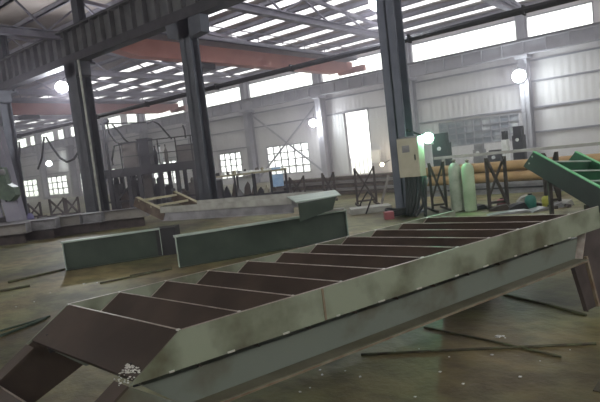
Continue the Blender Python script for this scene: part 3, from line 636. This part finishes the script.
def cab(x0, x1, yt, f0, dp, lab, m):
    a, b = q(x0, 160), q(x1, 160); za = q((x0+x1)/2, yt).z
    w = (b-a).dot(HR); A = V((a.x, a.y, zd+.12))+HF*f0
    t_ = thing('machine_cabinet', A+HR*w/2, lab, 'cabinet')
    bm = NB(); frame_box(bm, A, HR, HF, Z_, ((0, w), (0, dp), (0, za-zd-.12))); obj('cabinet_body', bm, m, t_)
    bm = NB(); frame_box(bm, A, HR, HF, Z_, ((w*.1, w*.9), (-.02, 0), (.1, (za-zd)*.75))); obj('door', bm, m, t_)
    bm = NB(); frame_box(bm, A, HR, HF, Z_, ((-.03, w+.03), (-.03, dp+.02), (za-zd-.12, za-zd-.07))); obj('lid', bm, 'dark', t_)
cab(121, 136, 143, .3, .7, 'brown machine cabinet at the left end of the raised platform', 'cab')
cab(137, 148, 139, .35, .8, 'dark machine cabinet in the middle of the raised platform', 'dark')
cab(176, 195, 145, .3, .8, 'grey machine cabinet at the right end of the raised platform', 'cab')
for x, r, m, lab in ((154, .09, 'dark', 'dark slim gas bottle on the platform'), (159, .10, 'white', 'whitish gas bottle on the platform between the cabinets'), (165, .08, 'cab', 'brown slim bottle on the platform beside the whitish one')):
    p = q(x, 162, .4); p.z = zd+.12; t_ = thing('slim_bottle', p, lab, 'bottle'); bm = NB(); lathe(bm, p, [(r, 0), (r, .55), (r*.4, .7), (r*.3, .8)], 12); obj('bottle_body', bm, m, t_, True)
    bm = NB(); lathe(bm, p, [(r*.45, .8), (r*.45, .87)], 8); obj('cap', bm, 'dark', t_)
tn = thing('overhead_hose_boom', V((q(110, 124).x, q(110, 124).y, 0)), 'thin dark boom with drooping hoses above the raised platform', 'boom')
bm = NB(); bar(bm, q(100, 124), q(146, 122.5), .06); obj('boom_arm', bm, 'dark', tn)
bm = NB(); m0 = V((q(103, 124).x, q(103, 124).y, 0)); bar(bm, m0, V((m0.x, m0.y, q(103, 123).z)), .09); obj('mast', bm, 'dark', tn)
bm = NB(); lathe(bm, q(106, 121)-HF*.1, [(.09, 0), (.12, .04), (.12, .18), (.05, .22)], 12, HF); obj('pulley', bm, 'dark', tn)
for pts in ([(106, 124), (108, 133), (113, 140), (119, 145), (122, 143)], [(111, 124), (118, 132), (124, 140), (127, 142)], [(119, 145), (113, 146), (111, 160), (112, 165)], [(146, 123), (152, 121), (158, 124), (164, 131), (171, 139)], [(182, 125), (184, 130), (185, 138)]):
    bm = NB(); tube(bm, [q(x, y, .15) for x, y in pts], .04, 6); obj('hose', bm, 'dark', tn, True)
# machines below the deck
for x0, x1, yt, m, lab in ((126, 133, 174, 'dark', 'dark pump under the raised platform, left'), (116, 124, 190, 'rust', 'low rusty unit under the raised platform, left of the dark pump'), (159, 169, 186, 'dark', 'low dark unit under the platform below the whitish bottle'), (172, 184, 190, 'rust', 'wide low rusty unit under the right half of the platform'), (137, 150, 172, 'cab', 'brown motor unit under the raised platform'), (152, 157, 178, 'dark', 'dark slim unit under the middle of the platform'), (187, 193, 178, 'cab', 'brown unit under the right end of the platform'), (107, 115, 178, 'dark', 'dark crate under the left end of the platform')):
    a, b = q(x0, 190), q(x1, 190); w = (b-a).dot(HR); za = q((x0+x1)/2, yt).z; A = V((a.x, a.y, 0))+HF*.5
    t_ = thing('floor_unit', A+HR*w/2, lab, 'machine'); bm = NB(); frame_box(bm, A, HR, HF, Z_, ((0, w), (0, .7), (.06, za*.8))); obj('housing', bm, m, t_)
    bm = NB(); lathe(bm, A+HR*w/2+HF*.35+Z_*za*.8, [(w*.35, 0), (w*.35, za*.12), (w*.2, za*.2)], 12); obj('motor_cap', bm, m, t_, True)
    bm = NB(); frame_box(bm, A, HR, HF, Z_, ((0, w), (0, .7), (0, .06))); obj('foot', bm, 'dark', t_)
# ================================================================== WORKBENCH SHELF
B0 = az(205, 199, 0); Db = 20.5; B0 = CAM+ray(204, 196)*Db; B0.z = 0
def wb(x, y, f=0): d = ray(x, y); p = CAM + d*((B0-CAM).dot(HF)/d.dot(HF)); return p+HF*f
T = thing('shelf_rack', B0+HR*1.0, 'steel workbench rack with cluttered top shelf right of the middle column', 'rack')
wA, wB = wb(206, 175), wb(286, 175); ww = (wB-wA).dot(HR); WA = V((wA.x, wA.y, 0)); zt_ = wb(245, 174).z; tl = .0
for x in (.02, ww*.35, ww*.58, ww*.8, ww-.02):
    for f_ in (.03, .9):
        bm = NB(); bar(bm, WA+HR*x+HF*f_, WA+HR*x+HF*f_+Z_*zt_, .07); obj('post', bm, 'dark', T)
for z in (.22*zt_, zt_):
    bm = NB(); frame_box(bm, WA, HR, HF, Z_, ((-.04, ww+.04), (0, .95), (z-.03, z+.04))); obj('shelf', bm, 'yel' if z > .7*zt_ else 'dark', T)
rr = random.Random(11)
kinds = [('paint_tin', 'lav'), ('grinder', 'dark'), ('tool_case', 'white'), ('valve_part', 'cab'), ('parts_tin', 'yel')]
cols = {'lav': 'grey', 'dark': 'dark', 'white': 'white', 'cab': 'brown', 'yel': 'yellowish', 'rust': 'rusty', 'beige': 'beige'}
pos_w = ['at the far left', 'second from left', 'third from left', 'left of centre', 'near the centre', 'right of centre', 'nearer the right', 'third from right', 'second from right', 'at the right end']
for i in range(10):
    nm, m = kinds[i % 5]; x = .1+i*(ww*.72)/10; w = rr.uniform(.05, .09); h = rr.uniform(.08, .17); p = WA+HR*(x+w)+HF*.25+Z_*(zt_+.04)
    bm = NB()
    if i % 2: lathe(bm, p, [(w*.9, 0), (w*.9, h*.8), (w*.7, h*.85), (w*.5, h)], 12)
    else: prism(bm, [p-HR*w, p+HR*w, p+HR*w*.6+Z_*h, p-HR*w*.8+Z_*h*.8], HF*.16)
    tag(obj(nm, bm, m), '%s %s on the top shelf of the bench rack, %s' % (cols[m], nm.replace('_', ' '), pos_w[i]), 'tool')
for i in range(11):
    m = ['cab', 'rust', 'dark', 'rust', 'lav', 'cab', 'rust', 'dark', 'beige', 'rust', 'cab'][i]; x = .15+i*ww*.085; w = rr.uniform(.10, .20); h = rr.uniform(.22, .58); p = WA+HR*x+HF*(.3+.3*(i % 2))+Z_*(.22*zt_+.04)
    bm = NB(); a_, b_, c_ = rr.uniform(-.9, -.3), rr.uniform(.0, .9), rr.uniform(.4, .8); prism(bm, [p-HR*w, p+HR*w, p+HR*w*b_+Z_*h*c_, p+HR*w*(b_-.5)+Z_*h, p+HR*w*a_+Z_*h*.6], HF*.22)
    tag(obj('scrap_casting', bm, m), '%s pointed casting on the lower shelf of the bench rack, %s' % (cols[m], (pos_w+['beyond the right end'])[i]), 'casting')
for i in range(0):
    m = ['rust', 'cab', 'rust', 'dark', 'beige', 'rust', 'cab'][i]; x = .25+i*ww*.13; w = rr.uniform(.12, .22); h = rr.uniform(.28, .52); p = WA+HR*x+HF*.4+Z_*(.5*zt_+.04)
    bm = NB(); prism(bm, [p-HR*w, p+HR*w, p+HR*w*.2+Z_*h, p-HR*w*.1+Z_*h*.9], HF*.25)
    tag(obj('scrap_casting', bm, m), '%s pointed casting on the lower shelf of the bench rack, %s' % (cols[m], pos_w[i]), 'casting')
p0, p1 = wb(272, 176, -.05), wb(285, 176, -.05); bm = NB(); frame_box(bm, V((p0.x, p0.y, .4*zt_+.05)), HR, HF, Z_, ((0, (p1-p0).dot(HR)-.08), (0.1, .14), (0, zt_*.42)))
tag(obj('blue_board', bm, 'bluep'), 'light blue panel standing in the right end of the bench rack', 'panel')
p = WA+HR*ww*.72+HF*.2+Z_*(zt_+.04); bm = NB(); frame_box(bm, p, HR, HF, Z_, ((-.9, .3), (0, .5), (0, .06))); tag(obj('sheet_stack', bm, 'white'), 'flat white sheet lying on the bench rack top', 'sheet')
bm = NB(); frame_box(bm, p+HR*.32, HR, HF, Z_, ((0, .35), (0, .5), (0, .07))); tag(obj('blue_binder', bm, 'bluep'), 'flat blue package at the right end of the bench rack top', 'package')
bm = NB(); frame_box(bm, WA, HR, HF, Z_, ((ww*.37, ww*.56), (.7, .74), (.26*zt_+.05, zt_-.1))); tag(obj('white_board', bm, 'white'), 'pale board standing at the back of the bench rack lower shelf', 'board')
p = WA+HR*.02-HR*.0; bm = NB(); frame_box(bm, WA-HF*.5+HR*.12, HR, HF, Z_, ((.0, .5), (0, .4), (0, zt_*.9))); T = thing('control_console', WA-HF*.3+HR*.25, 'black console beside the foot of the middle column', 'console'); obj('console_body', bm, 'dark', T)
bm = NB(); frame_box(bm, WA-HF*.5+HR*.12, HR, HF, Z_, ((.0, .5), (-.03, .42), (zt_*.9, zt_*.95))); obj('console_top', bm, 'lav', T)
# ================================================================== MACHINES BY THE RIGHT WALL
def wallthing(name, x0, x1, yb, yt, Y, m, lab, cat, extra=None):
    a = ay(x0, yb, Y); b = ay(x1, yb, Y); c = ay((x0+x1)/2, yt, Y); T = thing(name, V(((a.x+b.x)/2, Y+.2, 0)), lab, cat)
    bm = NB(); box(bm, (a.x, b.x), (Y, Y+.4), (.0, c.z*.8)); obj('machine_body', bm, m, T)
    bm = NB(); box(bm, (a.x+.1*(b.x-a.x), b.x-.1*(b.x-a.x)), (Y+.05, Y+.35), (c.z*.8, c.z)); obj('machine_head', bm, extra or m, T)
    bm = NB(); lathe(bm, V(((a.x+b.x)/2, Y-.02, c.z*.7)), [(.07, 0), (.07, .05)], 12, -Y_); obj('dial', bm, 'white', T)
    return T
wallthing('drill_press', 514, 525, 165, 126, 22, 'dark', 'dark upright drill press below the right wall lamp', 'machine')
wallthing('storage_tank', 503, 508, 165, 131, 21, 'white', 'slim white tank behind the ochre pipes', 'tank', 'dark')
wallthing('welding_cart', 488, 501, 165, 150, 21, 'dark', 'dark low welding unit behind the ochre pipes', 'machine')
wallthing('welding_cart', 434, 449, 170, 133, 18, 'dark', 'dark machine behind the gas cylinders', 'machine')
wallthing('tool_locker', 474, 484, 165, 144, 23, 'lav', 'grey locker behind the right gas cylinder', 'locker')
bm = NB(); x0 = ay(371, 150, 27.6).x; x1 = ay(379, 150, 27.6).x; box(bm, (x0, x1), (27.55, 27.8), (ay(375, 163, 27.6).z, ay(375, 150, 27.6).z)); tag(obj('wall_cabinet', bm, 'white'), 'small white cabinet on the wall right of the tall doorway', 'cabinet')
# ================================================================== DEBRIS RIGHT
def can(x, y, r, h, m, nm, lab, cat):
    p = az(x, y, 0); T = thing(nm, p, lab, cat); bm = NB(); lathe(bm, p, [(r, 0), (r*1.02, h*.6), (r*.85, h*.8), (r*.4, h*.9)], 14); obj('body', bm, m, T, True)
    bm = NB(); lathe(bm, p, [(r*.35, h*.9), (r*.35, h)], 10); obj('cap', bm, 'dark', T)
can(531, 208, .11, .30, 'teal', 'plastic_jug', 'teal plastic jug on the floor under the green stair', 'jug')
can(547, 207, .09, .26, 'yellow', 'plastic_jug', 'yellow plastic jug on the floor under the green stair', 'jug')
can(502, 207, .10, .2, 'redp', 'paint_tin', 'reddish tin on the floor right of the X-braced rack', 'tin')
dl = [(478, 210, .5, .1, 'dark', 'dark scrap heap right of the green gas cylinder'), (500, 211, .45, .12, 'rackb', 'brown scrap piece near the reddish tin'), (519, 210, .4, .14, 'dark', 'dark scrap left of the teal jug'), (524, 206, .3, .22, 'pale', 'pale folded sheet behind the teal jug'), (558, 208, .25, .1, 'lav', 'grey offcut right of the yellow jug'), (569, 206, .35, .12, 'pale', 'pale offcut under the propped green stair'), (543, 211, .5, .06, 'lav', 'flat grey offcut in front of the yellow jug'), (512, 214, .9, .05, 'lav', 'long flat grey plate in front of the scrap')]
for x, y, w, h, m, lab in dl:
    p = az(x, y, 0); bm = NB(); a = rr.uniform(-.5, .5); d = HR*math.cos(a)+HF*math.sin(a); e = Z_.cross(d)
    prism(bm, [p-d*w/2, p+d*w/2, p+d*w*.3+Z_*h, p-d*w*.1+Z_*h*.8, p-d*w*.4+Z_*h*.4], e*.25); tag(obj('scrap_metal', bm, m), lab, 'scrap')
# ================================================================== RODS AND LITTER ON THE FLOOR
def rod(x0, y0, x1, y1, r, m, lab):
    a = az(x0, y0, r); b = az(x1, y1, r); bm = NB(); tube(bm, [a, a.lerp(b, .5)+V((.01, .01, 0)), b], r, 6); tag(obj('steel_rod', bm, m, None, True), lab, 'rod')
rod(361, 354.5, 596, 343.5, .010, 'rod', 'long thin rod lying across the floor at right, nearly level')
rod(424, 327, 561, 356.5, .009, 'rod', 'thin rod crossing the longer rod on the floor')
rod(503, 294, 586, 315, .012, 'rod', 'thin rod on the floor ending at the right stair leg')
rod(0, 336, 46, 318, .016, 'rodg', 'greenish rod on the floor at left, nearer one')
rod(0, 331, 50, 316, .012, 'rodg', 'greenish rod on the floor at left, farther one')
rod(8, 282, 65, 269, .02, 'rod', 'brown rod on the floor left of the green girder')
rod(0, 291, 30, 285.5, .02, 'rod', 'brown rod on the floor at the left edge')
rod(130, 276, 172, 268, .02, 'rod', 'brown rod on the floor between the two green girders')
rod(100, 283, 150, 273, .015, 'rod', 'thin brown rod in front of the left green girder')
bm = NB(); p = az(595, 388, 0); d = (az(600, 380, 0)-p).normalized(); frame_box(bm, p, d, Z_.cross(d), Z_, ((-.05, .5), (-.12, .0), (0, .008))); tag(obj('floor_plate', bm, 'rod'), 'small flat plate at the lower right edge of the floor', 'plate')
spots = [(84, 284), (97, 283), (101, 282), (498, 337), (503, 336.5), (505, 338), (419, 349), (415, 397), (320, 370), (310, 388), (449, 357), (492, 355), (395, 352), (440, 372), (12, 296), (16, 307), (34, 302), (50, 293), (540, 361), (520, 377), (463, 384), (360, 377), (345, 371), (300, 392), (570, 350), (322, 375)]
for i, (x, y) in enumerate(spots):
    p = az(x, y, 0); w = rr.uniform(.005, .012)*(2.0 if i in (0, 1, 3, 4) else 1); bm = NB(); a = rr.uniform(0, 3)
    d = V((math.cos(a), math.sin(a), 0)); prism(bm, [p-d*w, p+Z_.cross(d)*w*.7, p+d*w*1.2, p-Z_.cross(d)*w], Z_*w*.5)
    tag(obj('litter_scrap', bm, 'paper'), 'small white scrap of litter on the concrete floor', 'litter', 'white litter scraps on the floor')
# ================================================================== AIR, SKY, LIGHT
HZ = 0.026
bm = NB(); box(bm, (-72.6, 14.6), (-7.6, 28.8), (-.24, 11.2))
if HZ:
    m = bpy.data.materials.new('hall_haze'); m.use_nodes = True; nt = m.node_tree; nt.nodes.clear()
    o = nt.nodes.new('ShaderNodeOutputMaterial'); vs = nt.nodes.new('ShaderNodeVolumeScatter'); vs.inputs['Color'].default_value = (.93, .86, 1, 1)
    vs.inputs['Density'].default_value = HZ; vs.inputs['Anisotropy'].default_value = .35; tc = nt.nodes.new('ShaderNodeTexCoord'); sx = nt.nodes.new('ShaderNodeSeparateXYZ'); mr = nt.nodes.new('ShaderNodeMapRange')
    nt.links.new(tc.outputs['Object'], sx.inputs[0]); nt.links.new(sx.outputs['Y'], mr.inputs['Value'])   # smoke gathers in the welding bay beyond the columns
    mr.inputs['From Min'].default_value = 7.0-10.6; mr.inputs['From Max'].default_value = 20.0-10.6; mr.inputs['To Min'].default_value = HZ*.12; mr.inputs['To Max'].default_value = HZ
    nt.links.new(mr.outputs[0], vs.inputs['Density']); nt.links.new(vs.outputs[0], o.inputs['Volume']); K['haze'] = m
    h = obj('welding_haze', bm, 'haze'); tag(h, 'thin pale lavender welding haze hanging in the hall air', 'haze'); h['kind'] = 'stuff'
w = bpy.data.worlds.new('sky'); SC.world = w; w.use_nodes = True; nt = w.node_tree
bg = nt.nodes['Background']; bg.inputs[0].default_value = (1.0, .985, .965, 1); bg.inputs[1].default_value = 3.6
SC.view_settings.view_transform = 'Standard'; SC.view_settings.look = 'None'; SC.view_settings.gamma = 1; SC.view_settings.exposure = 0.24
